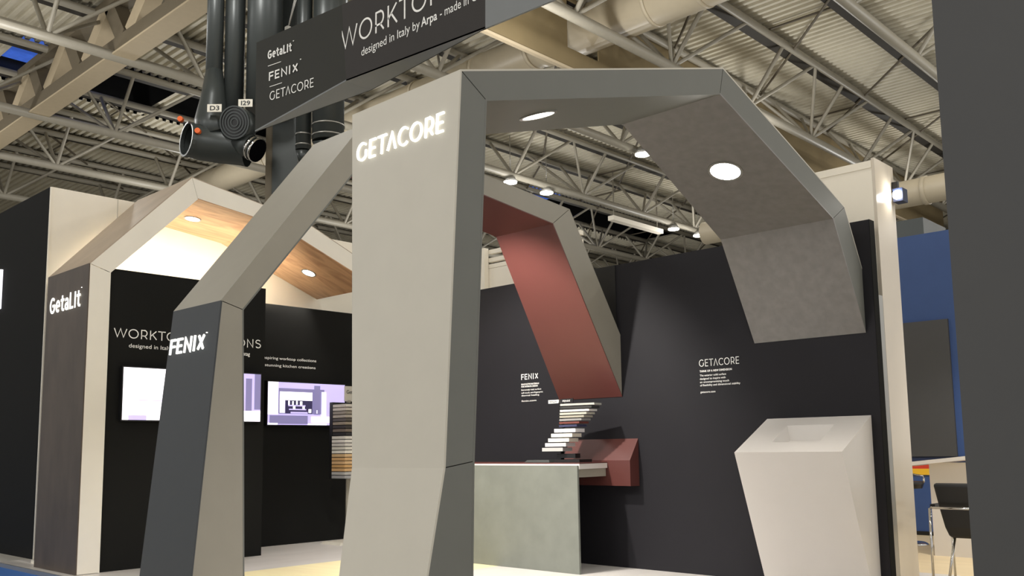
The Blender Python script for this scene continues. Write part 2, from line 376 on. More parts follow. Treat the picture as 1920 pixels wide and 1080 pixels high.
# middle arch (anthracite front, warm grey slope, red soffit)
O = [(2.929, 0), (3.129, 2.22), (4.308, 3.747), (6.856, 3.532), (7.634, 2.345)]
I = [(3.36, 0), (3.303, 2.172), (4.42, 3.569), (6.593, 3.339), (7.634, 1.71)]
XL = [-6.34, -6.29, -6.27, -6.375, -6.46]
A2 = arch('display_arch', 'middle arch with anthracite front post lettered FENIX and brick red soffit', -5.62, O, I, XL, XL,
          ['fenix_front', 'fenix_stone', 'fenix_stone', 'fenix_stone'], ['grey_side', 'grey_side', 'red', 'red'], ['fenix_stone', 'fenix_stone', 'fenix_stone', 'fenix_stone'], 'fenix_stone',
          ['front_panel', 'slope_panel', 'roof_panel', 'slope_panel'], ['inner_panel', 'inner_panel', 'soffit_panel', 'soffit_panel'])
fup2 = Vector((0, .2, 2.22)).normalized()
merge(stroke_text('FENIX', (-6.262, 2.929+.09*1.895-.003, 1.895), EX, fup2, .50, .112, .017, .010),
      stroke_text("'", (-5.757, 2.929+.09*1.985-.003, 1.985), EX, fup2, .02, .03, .004, .008)).build('lettering', M['glow'], A2, 'white glowing letters FENIX')
downlight(A2, (-6.05, *lerp(I[2], I[3], .45)), sof_n(I, 2), .07, 'lamp', 460, (-6.55, 7.4, 1.1), 95)

downlight(A2, (-5.98, *lerp(I[1], I[2], .55)), sof_n(I, 1), .07, 'lamp', 300, (-6.9, 5.0, 0), 110)  # added downlight, out of view, to brighten the yellow floor
# far left arch (brown stone front, cream side, oak soffit)
O = [(3.842, 0), (3.851, 3.177), (4.959, 4.333), (6.456, 4.09), (7.63, 3.61)]
I = [(4.08, 0), (4.079, 3.106), (5.039, 4.084), (6.104, 3.962), (7.63, 3.37)]
XL = [-10.73, -10.73, -10.99, -10.99, -10.99]
A3 = arch('display_arch', 'farthest left arch with brown stone front post lettered GetaLit and oak soffit', -9.62, O, I, XL, XL,
          ['brown_stone', 'tan_stone', 'tan_stone', 'tan_stone'], ['white', 'white', 'oak', 'oak'], 'white', 'white',
          ['front_panel', 'slope_panel', 'roof_panel', 'slope_panel'], ['inner_panel', 'inner_panel', 'soffit_panel', 'soffit_panel'])
merge(stroke_text('getaLit', (-10.60, 3.838, 2.738), EX, EZ, .835, .18, .026, .006),
      stroke_text("'", (-9.76, 3.838, 2.90), EX, EZ, .03, .04, .005, .006)).build('lettering', M['glow'], A3, 'white glowing letters GetaLit')
downlight(A3, (-10.35, *lerp(I[2], I[3], .30)), sof_n(I, 2), .085, 'lamp', 70)
downlight(A3, (-10.35, *lerp(I[3], I[4], .62)), sof_n(I, 3), .085, 'lamp', 70)

# ================================================================== COUNTERS
# white wall-hung washstand block
cw = thing('vanity_counter', (-3.55, 7.4, 0), 'white leaning solid surface counter with sunken basin on the dark wall', 'counter')
FT = (7.03, 1.140); BT = (7.636, 1.432); FB = (7.48, 0.0)
X0, X1 = -4.02, -3.08
MB().poly([(X0, *FT), (X1, *FT), (X1, *FB), (X0, *FB)]).build('front_panel', M['solid'], cw)
for X in (X0, X1): MB().poly([(X, *FT), (X, *BT), (X, 7.636, 0), (X, *FB)]).build('side_panel', M['solid'], cw)
tp = lambda x, t, dz=0: (x, FT[0]+(BT[0]-FT[0])*t, FT[1]+(BT[1]-FT[1])*t+dz)
hx0, hx1, t0, t1 = -3.76, -3.335, .275, .765
mb = MB()
mb.poly([tp(X0, 0), tp(X1, 0), tp(X1, t0), tp(X0, t0)]); mb.poly([tp(X0, t1), tp(X1, t1), tp(X1, 1), tp(X0, 1)])
mb.poly([tp(X0, t0), tp(hx0, t0), tp(hx0, t1), tp(X0, t1)]); mb.poly([tp(hx1, t0), tp(X1, t0), tp(X1, t1), tp(hx1, t1)])
mb.build('top_panel', M['solid'], cw)
mb = MB(); dz = -.12
a = [tp(hx0, t0), tp(hx1, t0), tp(hx1, t1), tp(hx0, t1)]; b = [tp(hx0+.03, t0+.04, dz), tp(hx1-.03, t0+.04, dz), tp(hx1-.03, t1-.04, dz), tp(hx0+.03, t1-.04, dz)]
mb.poly(b)
for i in range(4): j = (i+1) % 4; mb.poly([a[i], a[j], b[j], b[i]])
mb.build('basin', M['solid'], cw, 'sunken rectangular basin')

# sage counter with red wall box
ci = thing('island_counter', (-6.4, 7.25, 0), 'counter with sage concrete front panel under a thin white-edged worktop', 'counter')
MB().box(-7.6, -5.675, 6.95, 6.975, 0, 1.026).build('front_panel', M['sage'], ci, 'sage grey concrete front panel')
MB().hexa([(-7.6, 6.976, .992), (-7.6, 7.478, .992), (-5.715, 7.478, .992), (-5.668, 6.976, .992)], [(-7.6, 6.976, 1.042), (-7.6, 7.478, 1.042), (-5.715, 7.478, 1.042), (-5.668, 6.976, 1.042)]).build('worktop', M['solid'], ci, 'white worktop')
MB().hexa([(-7.6, 6.978, 1.042), (-7.6, 7.478, 1.042), (-5.717, 7.478, 1.042), (-5.67, 6.978, 1.042)], [(-7.6, 6.978, 1.052), (-7.6, 7.478, 1.052), (-5.717, 7.478, 1.052), (-5.67, 6.978, 1.052)]).build('worktop_skin', M['red'], ci, 'thin red worktop surface')
MB().box(-5.79, -5.735, 6.98, 7.478, .91, .99).build('rail', M['fenix_stone'], ci, 'grey rail under the worktop')
MB().box(-7.5, -6.2, 7.3, 7.37, 0, .9).build('back_panel', M['black'], ci)
cr_ = thing('wall_box', (-6.3, 7.56, .811), 'brick red wall box with sloping top beside the sage counter', 'counter')
xs = (-6.32, -5.44); p = [(7.486, .815), (7.486, 1.067), (7.636, 1.282), (7.636, .811)]
MB().poly([(xs[0], *p[0]), (xs[1], *p[0]), (xs[1], *p[1]), (xs[0], *p[1])]).build('front_panel', M['red'], cr_)
MB().poly([(xs[0], *p[1]), (xs[1], *p[1]), (xs[1], *p[2]), (xs[0], *p[2])]).build('top_panel', M['red'], cr_)
MB().poly([(xs[0], *p[0]), (xs[1], *p[0]), (xs[1], *p[3]), (xs[0], *p[3])]).build('bottom_panel', M['red'], cr_)
for X in xs: MB().poly([(X, *q) for q in p]).build('side_panel', M['red'], cr_)

# sample stand on the counter
st = thing('sample_stand', (-6.08, 7.24, 1.052), 'small black stand of fanned surface samples on the sage counter', 'sample stand')
MB().box(-6.13, -5.80, 7.14, 7.34, 1.052, 1.082).build('base', M['black'], st)
MB().tube([(-6.10, 7.24, 1.08), (-6.10, 7.24, 1.69)], .018, 10).build('post', M['black'], st)
MB().box(-6.14, -5.90, 7.20, 7.28, 1.095, 1.14).build('riser', M['black'], st)
cols = [(190, 190, 188), (226, 222, 220), (240, 236, 222), (244, 240, 224), (248, 246, 246)]
def tile(par, cx, cy_, z, ang, ln, wd, th, m, nm='sample_tile', off=.0):
    c, s_ = math.cos(ang), math.sin(ang)
    q = [(off, -wd/2), (off+ln, -wd/2), (off+ln, wd/2), (off, wd/2)]
    pts = [(cx+a*c-b*s_, cy_+a*s_+b*c) for a, b in q]
    return MB().hexa([(x, y, z) for x, y in pts], [(x, y, z+th) for x, y in pts]).build(nm, m, par)
for i, cc in enumerate(cols):
    mm = mat('sample_%d' % i, rgb(*cc), .4, .01)
    tile(st, -6.10+(-.175+.042*i), 7.20-.04*0, 1.165+.047*i, .10, .26-.012*(4-i)*-1 if 0 else .255, .17, .036, mm)
up_cols = [(60, 62, 92), (112, 62, 54), (150, 148, 146), (170, 165, 150), (196, 192, 178), (236, 232, 226), (60, 60, 58), (196, 194, 186)]
for i, cc in enumerate(up_cols):
    mm = mat('upper_sample_%d' % i, rgb(*cc), .4, .01)
    tile(st, -6.10, 7.24, 1.408+.0305*i, -.05+.03*i, .24+.022*i, .15, .020, mm, off=.03)
for i in range(11):
    MB().ring((-6.10, 7.24, 1.40+.025*i), (0, 0, 1), .018, .034, .008, 12).build('peg_collar', M['black'], st)
MB().box(-6.265, -6.125, 7.225, 7.235, 1.655, 1.69).build('label_plate', M['print'], st, 'small white label plate')
MB().box(-6.095, -5.935, 7.225, 7.235, 1.655, 1.695).build('label_plate', M['black'], st, 'small black label plate')
font_text('FENIX', (-6.255, 7.2235, 1.662), EX, EZ, .11, .01, .0005, .026).build('label_print', M['black_wall'], st)
font_text('FENIX', (-6.07, 7.2235, 1.664), EX, EZ, .10, .01, .0005, .026).build('label_print', M['print'], st)

tag(MB().hexa([(-6.50, 7.1, 1.053), (-6.16, 7.1, 1.053), (-6.16, 7.34, 1.053), (-6.50, 7.34, 1.053)], [(-6.48, 7.12, 1.078), (-6.18, 7.12, 1.078), (-6.18, 7.32, 1.078), (-6.48, 7.32, 1.078)]).build('tray', M['duct_dark']), 'flat dark tray lying on the sage counter left of the sample stand', 'tray')
# tall sample tower by the recessed wall
tw = thing('sample_tower', (-9.95, 7.34, 0), 'tall freestanding tower of stacked laminate samples by the black recessed wall', 'sample stand')
MB().hexa([(-10.22, 7.18, .0), (-9.78, 7.18, .0), (-9.78, 7.62, .0), (-10.22, 7.62, .0)], [(-10.18, 7.22, .03), (-9.82, 7.22, .03), (-9.82, 7.58, .03), (-10.18, 7.58, .03)]).build('base', M['cream'], tw)
MB().tube([(-9.94, 7.42, .03), (-9.94, 7.42, 1.86)], .03, 10).build('post', M['fenix_stone'], tw)
MB().box(-9.955, -9.925, 7.36, 7.58, 1.85, 2.05).build('sign_plate', M['cream'], tw, 'cream sign plate')
font_text('GetaLit', (-9.924, 7.375, 1.95), EY, EZ, .19, .01, .001, .07).build('sign_print', M['black'], tw)
tc_ = [(150, 150, 152), (170, 168, 165), (196, 158, 112), (190, 150, 100), (206, 170, 126), (196, 158, 112), (204, 172, 130), (222, 218, 208), (214, 210, 200), (206, 202, 196), (224, 220, 214), (216, 212, 206),
       (50, 48, 50), (120, 108, 98), (60, 56, 54), (150, 138, 122), (90, 84, 78), (176, 168, 156), (150, 142, 130), (206, 198, 188), (214, 208, 200)]
for i, cc in enumerate(tc_):
    mm = mat('tower_sample_%d' % i, rgb(*cc), .45, .04, 12)
    z = .85+.0455*i
    MB().box(-9.90, -9.62+0*.02, 7.13+.012*(i > 11), 7.395+.03*(i > 11), z, z+.036).build('sample_tile', mm, tw)
MB().box(-9.97, -9.905, 7.14, 7.44, .84, 1.83).build('back_plate', M['black'], tw)

# ================================================================== SCREENS
def screen(name, label, Xw, y0, y1, z0, z1, quads, dep=.07):
    r = thing(name, (Xw+dep/2, (y0+y1)/2, z0), label, 'screen')
    MB().box(Xw+.001, Xw+dep, y0-.012, y1+.012, z0-.012, z1+.012).build('frame', M['black'], r)
    mb = MB(); ms = [M['scr_white'], M['scr_lav'], M['scr_slate'], M['scr_dark']]
    for n, (m_, a, b, c, d) in enumerate(quads):
        X = Xw+dep+.0006+.0004*n
        mb.poly([(X, y0+(y1-y0)*a, z0+(z1-z0)*c), (X, y0+(y1-y0)*b, z0+(z1-z0)*c), (X, y0+(y1-y0)*b, z0+(z1-z0)*d), (X, y0+(y1-y0)*a, z0+(z1-z0)*d)], m_)
    mb.build('picture', ms, r, 'lit kitchen picture in white and lavender')
    return r
screen('wall_screen', 'wide lit wall screen partly behind the FENIX post', -9.66, 4.24, 5.88, 1.555, 2.11,
       [(0, 0, 1, 0, 1), (1, .04, .16, 0, .09), (1, .27, .4, 0, .28), (1, .62, 1, 0, 1), (2, .88, .93, .2, .9), (2, .95, 1, .25, 1), (0, .6, 1, 0, .22), (1, .10, .40, .37, .385)])
screen('wall_screen', 'lit wall screen showing a kitchen on the black recessed wall', -10.5, 6.505, 7.72, 1.548, 2.105,
       [(1, 0, 1, 0, 1), (2, .13, .72, .26, .86), (0, 0, .125, .24, 1), (0, .145, .56, .58, .78), (0, .145, .21, .28, .7), (3, .215, .56, .27, .58),
        (0, .25, .27, .47, .57), (0, .3, .32, .47, .56), (0, .35, .37, .48, .57), (0, .40, .43, .47, .56), (1, .25, .47, .44, .47), (1, .26, .48, .35, .38), (0, .31, .34, .38, .44), (0, .43, .46, .38, .44), (1, .28, .5, .27, .31),
        (0, .51, .545, .29, .38), (2, .02, .5, .02, .22), (0, 0, .12, 0, .04), (2, .58, .66, .25, .95), (0, .68, .74, .2, .8), (0, .55, .80, .06, .2), (0, .615, .625, .28, .36), (0, .5, .75, 0, .03)])
tag(MB().box(-13.4, -12.46, 3.90, 3.929, 3.03, 3.53).build('side_screen', M['scr_white']), 'bright screen edge on the black wall at far left', 'screen')

# ------------------------------------------------------------------ wall lettering
yw = 7.6395
mb = [stroke_text('GET^CORE', (-4.707, yw, 1.950), EX, EZ, .436, .068, .0065, .001)]
for z, x1, s_, b in ((1.897, -4.356, 'THINK OF A NEW DIMENSION', .02), (1.857, -4.419, 'The exterior solid surface', 0), (1.825, -4.425, 'designed to inspire with', 0),
                     (1.794, -4.39, 'an uncompromising touch', 0), (1.763, -4.275, 'of flexibility and dimensional stability', 0), (1.699, -4.54, 'getacore.com', 0)):
    mb.append(font_text(s_, (-4.702, yw, z), EX, EZ, x1+4.702, b+.012, .001, .026))
mb[0].build('heading', M['print'], wb, 'white GETACORE heading')
for b in mb[1:]: b.build('text_line', M['print'], wb)
mb = [stroke_text('FENIX', (-7.026, yw, 1.966), EX, EZ, .262, .064, .010, .001)]
for z, x1, s_, b in ((1.906, -6.755, 'INNOVATIVE MATERIALS', .02), (1.880, -6.775, 'FOR INTERIOR DESIGN', .02), (1.843, -6.725, 'Extremely matt surface', 0),
                     (1.810, -6.70, 'soft touch, anti-fingerprint', 0), (1.780, -6.755, 'thermal healing', 0), (1.719, -6.80, 'fenix.com', 0)):
    mb.append(font_text(s_, (-7.022, yw, z), EX, EZ, x1+7.022, b+.012, .001, .024))
mb[0].build('heading', M['print'], wb, 'white FENIX heading')
for b in mb[1:]: b.build('text_line', M['print'], wb)
X = -9.6595
for b in (stroke_text('WORKTOP SOLUTIONS', (X, 4.150, 2.428), EY, EZ, 1.775, .102, .0105, .001),
      font_text('designed in Italy by ', (X, 4.317, 2.33), EY, EZ, .56, .0, .001, .062), font_text('Arpa', (X, 4.90, 2.33), EY, EZ, .12, .015, .001, .062),
      font_text('- made in Germany by', (X, 5.04, 2.33), EY, EZ, .54, .0, .001, .062), font_text('Westag', (X, 5.60, 2.33), EY, EZ, .17, .015, .001, .062)): b.build('text_line', M['print'], wl, 'white printed words')
X = -10.4995
for b in (font_text('Discover these inspiring worktop collections', (X, 6.0, 2.405), EY, EZ, 1.29, .004, .001, .052),
      font_text('for your stunning kitchen creations', (X, 6.22, 2.31), EY, EZ, 1.06, .004, .001, .052)): b.build('text_line', M['print'], wr, 'small white printed words')

# ================================================================== HANGING BANNER
Yb = 5.078
P1 = Vector((-6.876, Yb, 4.70)); P2 = Vector((-5.004, Yb, 4.597)); T1 = Vector((-6.954, Yb, 5.494)); T2 = Vector((-4.992, Yb, 5.367))
d1 = Vector((-.98563, -.16891, 0))
def on_f1(rx, ry):      # point on the left facet seen along ratios (dx/dz, dy/dz) from the eye
    n = Vector((-d1.y, d1.x, 0)); d = Vector((rx, ry, 1)); t = (P1-Vector(EYE)).dot(n)/d.dot(n); return Vector(EYE)+d*t
P0 = on_f1(-2.49, 1.49); T0 = on_f1(-1.925, 1.151)
z = P1.z-1.2; B1 = Vector((-1.969*z, 1.537*z, P1.z))
P3 = Vector((-2.6, 5.9, 5.05)); T3 = Vector((-2.6, 5.9, 5.9)); 
back = lambda v, dy=.42: v+Vector((.12, dy, 0))
bn = thing('hanging_banner', (-6.2, 5.3, 4.5), 'large dark folded hanging banner printed WORKTOP SOLUTIONS above the arches', 'banner')
def slab(name, q, mm, t=.02, label=None):
    n = (q[1]-q[0]).cross(q[3]-q[0]).normalized()
    if n.y < 0: n = -n
    return MB().hexa(q, [p+n*t for p in q]).build(name, mm, bn, label)
slab('left_facet', [P0, P1, T1, T0], M['banner_left'], .02, 'green-black left facet')
slab('main_facet', [P1, P2, T2, T1], M['banner'], .02, 'charcoal main facet')
slab('right_facet', [P2, P3, T3, T2], M['banner_under'], .02, 'grey right facet')
MB().hexa([P0, P1, B1], [p+Vector((0, 0, .015)) for p in (P0, P1, B1)]).build('underside', M['banner_under'], bn)
MB().hexa([P1, P2, B1], [p+Vector((0, 0, .015)) for p in (P1, P2, B1)]).build('underside', M['banner_under'], bn)
bt = lambda p, T: Vector((p.x, p.y, T.z))
BT1 = Vector((B1.x, B1.y, 5.45))
MB().hexa([P0, B1, BT1, T0], [p+Vector((0, .01, 0)) for p in (P0, B1, BT1, T0)]).build('back_facet', M['banner_left'], bn)
MB().hexa([B1, P2, T2, BT1], [p+Vector((0, .01, 0)) for p in (B1, P2, T2, BT1)]).build('back_facet', M['banner_left'], bn)
# printing on the main facet
nf = Vector((0, -1, 0))
yb = Yb-.001
# positions along X on the plane Y = Yb
stroke_text('WORKTOP SOLUTIONS', (-6.958, yb, 5.025), EX, EZ, 3.16, .205, .0185, .002).build('lettering', M['print'], bn, 'white slogan lettering')
for b in (font_text('designed in Italy by ', (-6.638, yb, 4.872), EX, EZ, .83, .0, .002, .118), font_text('Arpa', (-5.79, yb, 4.872), EX, EZ, .208, .015, .002, .118),
      font_text('- made in Germany by', (-5.545, yb, 4.872), EX, EZ, .86, .0, .002, .118)): b.build('text_line', M['print'], bn, 'small white printed words')
# logos on the left facet
f1 = lambda s_, zz: Vector((P1.x, P1.y, 0))+d1*s_+Vector((0, 0, zz))+Vector((.0, -.002, 0))
ux1 = -d1
LOGO = []
LOGO.append(merge(stroke_text('getaLit', f1(1.10, 5.194), ux1, EZ, .355, .092, .0155, .002), stroke_text("'", f1(.735, 5.27), ux1, EZ, .03, .03, .006, .002)))
LOGO.append(merge(stroke_text('FENIX', f1(1.078, 4.958), ux1, EZ, .43, .092, .0155, .002), stroke_text("'", f1(.63, 5.05), ux1, EZ, .03, .03, .006, .002)))
LOGO.append(stroke_text('GET^CORE', f1(1.058, 4.745), ux1, EZ, .637, .094, .0095, .002))
for zz, s0, s1 in ((5.121, 1.09, .90), (4.894, 1.06, .88)): LOGO.append(MB().bar(f1(s0, zz), f1(s1, zz), .004, .006))
for b in LOGO: b.build('logo', M['print'], bn, 'white logo print')
for s_ in (.35, .36):
    MB().tube([on_f1(-1.815, 1.159)+Vector((0, .04, 0)), on_f1(-1.681, 1.089)+Vector(((s_-.35)*3, .04, 0)), on_f1(-1.681, 1.089)+Vector((.9, .3, 7.3))], .006, 6).build('suspension_cable', M['alu'], bn)
q = on_f1(-1.815, 1.159)+Vector((0, .04, .0)); MB().box(q.x-.025, q.x+.025, q.y-.02, q.y+.02, q.z-.06, q.z+.04).build('cable_clip', M['alu'], bn)

# ================================================================== ROOF STEEL
def truss(i, rx, label, y_from, y_to, half=1.25, r=.14, rt_=.11):
    X = rx*hb; t = thing('roof_truss', (X, y_from, HB), label, 'roof truss', 'tubular roof trusses')
    MB().tube([(X, y_from, HB), (X, y_to, HB)], r, 10).build('bottom_chord', M['steel'], t)
    for sx in (-1, 1):
        MB().tube([(X+sx*half, y_from, HD-.20), (X+sx*half, y_to, HD-.20)], rt_, 8).build('top_chord', M['steel'], t)
        MB().box(X+sx*half-.48, X+sx*half-.12, y_from, y_to, HD-.20, HD-.04).build('cable_tray', M['tray'], t, 'dark cable tray')
    step = .41*hb; k0 = math.ceil((y_from/hb-2.827)/.41); proto = {}
    k = k0
    while (2.827+.41*k)*hb < y_to-step:
        y = (2.827+.41*k)*hb
        for sx in (-1, 1):
            for kind, dy in (('v', 0.0), ('d', step*.5), ('e', -step*.5)):
                if kind == 'e' and k % 2: continue
                key = (sx, kind)
                if key not in proto:
                    o = MB().tube([(X, y, HB), (X+sx*half, y+dy, HD-.20)], .062 if kind == 'v' else .055, 6, cap=False).build('strut', M['steel'], t); proto[key] = (o, y)
                else:
                    o0, y0_ = proto[key]; o = o0.copy(); COL.objects.link(o); o.location.y = y-y0_
        k += 1
    return t
TR = [(-.80, 'tubular roof truss at top right of the view, nearest the charcoal panel', -10, 60), (-1.285, 'tubular roof truss passing behind the right shoulder of the nearest arch', -10, 60),
      (-1.757, 'tubular roof truss seen high under the nearest arch, beside a round ceiling lamp', -10, 60), (-2.245, 'tubular roof truss crossing low under the nearest arch above the red soffit', -10, 62),
      (-2.81, 'tubular roof truss just above the white upper wall at left, reaching behind the dark ducts', -10, 62), (-3.28, 'tubular roof truss at far left just above the black front wall', -10, 62), (-3.8, 'farthest left tubular roof truss, low over the black front wall', -10, 62)]
for i, (rx, lb, a, b) in enumerate(TR): truss(i, rx, lb, a, b)
br = MB()
tops = sorted([rx*hb+q for rx, *_ in TR for q in (-1.25, 1.25)], reverse=True)
for n in range(len(tops)-1):
    x0, x1 = tops[n], tops[n+1]
    if x0-x1 > 4: continue
    for k in range(12):
        y = -6+5.2*k+(n % 2)*2.6
        if 6 < y < 11: continue
        br.tube([(x0, y, HD-.24), (x1, y+2.6, HD-.24)], .04, 5, cap=False)
        if k % 2: br.tube([(x0, y+1.0, HD-.12), (x1, y+1.0, HD-.12)], .035, 5, cap=False)
b_ = br.build('bracing', M['steel_dark'], ce); b_['kind'] = 'stuff'

# box girder with flat plate webs at upper left
g = thing('box_girder', (-26, 9.6, HB-.03), 'big box girder with flat W-shaped webs crossing the upper left corner', 'girder')
GY = .936*hb; GX = -16.6; zt = HD-.06
MB().box(-62, GX, GY, GY+.42, HB+.02, HB+.46).build('bottom_chord', M['girder'], g)
MB().box(-62, GX, GY-.08, GY+.50, HB-.03, HB+.02).build('bottom_flange', M['girder_lit'], g)
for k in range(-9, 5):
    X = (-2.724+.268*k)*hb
    for x0, x1, mm in ((X-.20, X-1.05, 'girder'), (X+.20, X+1.55, 'girder_lit')):  # one plate of each V painted in the lit tone
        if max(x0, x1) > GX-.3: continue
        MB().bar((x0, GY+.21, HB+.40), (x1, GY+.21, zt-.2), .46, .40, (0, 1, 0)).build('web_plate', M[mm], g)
MB().box(-62, GX, GY-.04, GY+.46, zt-.26, zt-.04).build('top_chord', M['girder'], g)

# round duct along the hall
dz_ = 11.0; Yd = 1.672*dz_; R_ = .55
dd = thing('ventilation_duct', (-20, Yd, 1.2+dz_-R_), 'long round cream ventilation duct crossing behind the hanging banner', 'duct')
MB().tube([(-46, Yd, 1.2+dz_), (-16.2, Yd, 1.2+dz_)], R_*.92, 24).build('duct_pipe', M['duct'], dd)
MB().tube([(-16.2, Yd, 1.2+dz_), (-15.4, Yd, 1.2+dz_)], R_*.92, 24, R_*1.12).build('duct_cone', M['duct'], dd)
MB().tube([(-15.4, Yd, 1.2+dz_), (-4, Yd, 1.2+dz_)], R_*1.12, 24).build('duct_pipe', M['duct'], dd)
for X in (-36, -29.5, -25, -21, -18.3, -16.2, -15.4, -12.2, -10.8):
    MB().tube([(X-.05, Yd, 1.2+dz_), (X+.05, Yd, 1.2+dz_)], R_*(.98 if X < -16 else 1.16), 24).build('duct_collar', M['duct'], dd)
# smoke curtain
sc = thing('smoke_curtain', (-14.5, 20, 10.96), 'brown sheet hanging from the roof above the nearest arch with a light bottom rail', 'curtain')
for a, b, z0, z1 in ((13.9, Yd-.66, 11.0, HD-.05), (Yd+.66, 46, 11.0, HD-.05), (Yd-.66, Yd+.66, 1.2+dz_+.66, HD-.05), (Yd-.66, Yd+.66, 11.0, 1.2+dz_-.66)):
    MB().box(-14.52, -14.48, a, b, z0, z1).build('sheet', M['curtain'], sc)
MB().box(-14.56, -14.44, 13.9, 46, 10.93, 11.0).build('bottom_rail', M['girder_lit'], sc)  # rail brightness painted in with the lit girder tone

# ================================================================== DARK VERTICAL DUCT GROUP
bx, by = -14.55, 8.95
ax = Vector((.727, .687, 0)); ay = Vector((-.687, .727, 0))
def dl(u, v, z): return Vector((bx, by, 0))+ax*u+ay*v+Vector((0, 0, z))
K = .0100
px = lambda x: (x-500)*K
vd = thing('duct_tower', (bx, by, 5.0), 'cluster of tall dark vertical air ducts with round outlets left of the hanging banner', 'duct')
pz = lambda y: 6.62+(283-y)*.0103
for x0, x1, yb_, v in ((384, 415, 175, 0), (415, 452, 205, .12), (459, 525, 195, .05)):
    u = (px(x0)+px(x1))/2; r = (x1-x0)*K/2
    MB().tube([dl(u, v, pz(yb_)), dl(u, v, HD-.1)], r, 16).build('duct_pipe', M['duct_dark'], vd)
for x0, x1, yb_, v in ((547, 576, 262, .3), (580, 640, 250, .2), (592, 642, 60, .4)):
    u = (px(x0)+px(x1))/2; r = (x1-x0)*K/2
    MB().tube([dl(u, v, pz(yb_)), dl(u, v, HD-.1)], r, 16).build('duct_pipe', M['duct_dark'], vd)
    for yy in (yb_-8, yb_-28): MB().tube([dl(u, v, pz(yy)), dl(u, v, pz(yy)+.025)], r*1.06, 16).build('duct_collar', M['alu'], vd)
    MB().tube([dl(u, v, pz(yb_)), dl(u, v+.05, pz(yb_+22))], r*.98, 16, r*.6).build('duct_cone', M['duct_dark'], vd)
# left pipe transition into the drum with outlets
MB().tube([dl(px(400), 0, pz(120)), dl(px(400), 0, pz(172)), dl(px(398), -.02, pz(215)), dl(px(412), -.05, pz(252))], .155, 16, .40).build('duct_cone', M['duct_dark'], vd)
dr = MB().tube([dl(px(366), -.38, pz(261)), dl(px(385), -.22, pz(262)), dl(px(415), -.08, pz(262)), dl(px(450), 0, pz(262)), dl(px(466), 0, pz(264))], .31, 20, .37, cap=False)
dr.build('outlet_drum', M['duct_dark'], vd)
oc = dl(px(366), -.38, pz(261)); nl = (oc-dl(px(385), -.22, pz(262))).normalized()
MB().ring(oc-nl*.05, nl, .29, .325, .07).build('outlet_ring', M['duct_dark'], vd)
MB().disc(oc-nl*.20, nl, .31, .012).build('outlet_mouth', M['void'], vd, 'dark round outlet mouth')
ca = dl(px(455), -.15, pz(259)); cb = dl(px(496), -.26, pz(282)); nn = (cb-ca).normalized()
MB().tube([ca, cb-nn*.12], .25, 20, .225).build('duct_elbow', M['duct_dark'], vd)
for q in (.15, .06): MB().tube([cb-nn*(q+.07), cb-nn*q], .232, 20).build('outlet_collar', M['chrome'], vd, 'shiny metal collar')
MB().disc(cb-nn*.055, nn, .215, .01).build('outlet_mouth', M['void'], vd, 'dark round outlet mouth')
gc = dl(px(456), -.50, pz(236)); gn = (-ay*.92-ax*.25+Vector((0, 0, -.2))).normalized()
MB().tube([gc-gn*.34, gc], .27, 20, .29).build('grille_neck', M['duct_dark'], vd)
gr = MB().disc(gc+gn*.002, gn, .275, .01, 24).build('grille_face', M['black'], vd, 'round black outlet grille')
for r in (.06, .115, .17, .225): MB().ring(gc+gn*.012, gn, r, r+.022, .012).build('grille_ring', M['duct_dark'], gr)
MB().ring(gc-gn*.01, gn, .275, .30, .04).build('grille_rim', M['duct_dark'], gr)
for x, y, v in ((393, 254, -.56), (354, 225, -.36)):
    c = dl(px(x), v, pz(y)); MB().disc(c, -ay, .05, .08, 12).build('plug', M['orange'], vd, 'orange plug')
for x0, x1, y0, y1, s_, v in ((405, 431, 202, 216, 'D3', -.50), (455, 481, 186, 200, 'I29', -.30)):
    a, b, c, d = dl(px(x0), v, pz(y1)), dl(px(x1), v, pz(y1)), dl(px(x1), v, pz(y0)), dl(px(x0), v, pz(y0))
    q = MB().hexa([a, b, c, d], [p+ay*.01 for p in (a, b, c, d)]).build('number_plate', M['plate'], vd, 'pale plate numbered '+s_)
    font_text(s_, a+ax*.05+Vector((0, 0, .03)), ax, EZ, .17, .02, .004, .12).build('number', M['black'], q)
# columns behind
hc = thing('hall_column', (*dl(px(512), .75, 0)[:2], -.06), 'dark steel hall column rising behind the vertical ducts', 'column')
def lbox(u0, u1, v0, v1, z0, z1, nm, mm, par):
    q = lambda z: [dl(u0, v0, z), dl(u1, v0, z), dl(u1, v1, z), dl(u0, v1, z)]
    return MB().hexa(q(z0), q(z1)).build(nm, mm, par)
lbox(px(484), px(498), .55, 1.1, -.06, 8.2, 'flange', M['girder'], hc)
lbox(px(498), px(546), .50, 1.15, -.06, HD, 'shaft', M['duct_dark'], hc)
lbox(px(536), px(592), .8, 1.3, 7.4, HD, 'shaft', M['duct'], hc)

# ================================================================== CEILING LAMPS
for n, (rx, ry, lb) in enumerate(((-2.314, 2.474, 'left lamp of the pair beside the top of the red arch'), (-2.315, 2.684, 'right lamp of the pair beside the top of the red arch'),
                                  (-2.309, 3.574, 'left lamp of the pair just above the dark back wall'), (-2.299, 3.774, 'right lamp of the pair just above the dark back wall'), (-1.769, 2.561, 'high lamp against the left edge of the nearest arch soffit'))):
    c = Vector((rx*9.9, ry*9.9, 11.1))
    t = thing('high_bay_lamp', c, 'round white hall lamp, '+lb, 'lamp', 'round hall lamps')
    MB().tube([c+Vector((0, 0, .02)), c+Vector((0, 0, .28))], .27, 16, .12).build('housing', M['alu'], t)
    MB().disc(c, (0, 0, -1), .25, .02).build('lens', M['lamp'], t)
    MB().tube([c+Vector((0, 0, .28)), c+Vector((0, 0, 1.84))], .015, 6).build('stem', M['alu'], t)
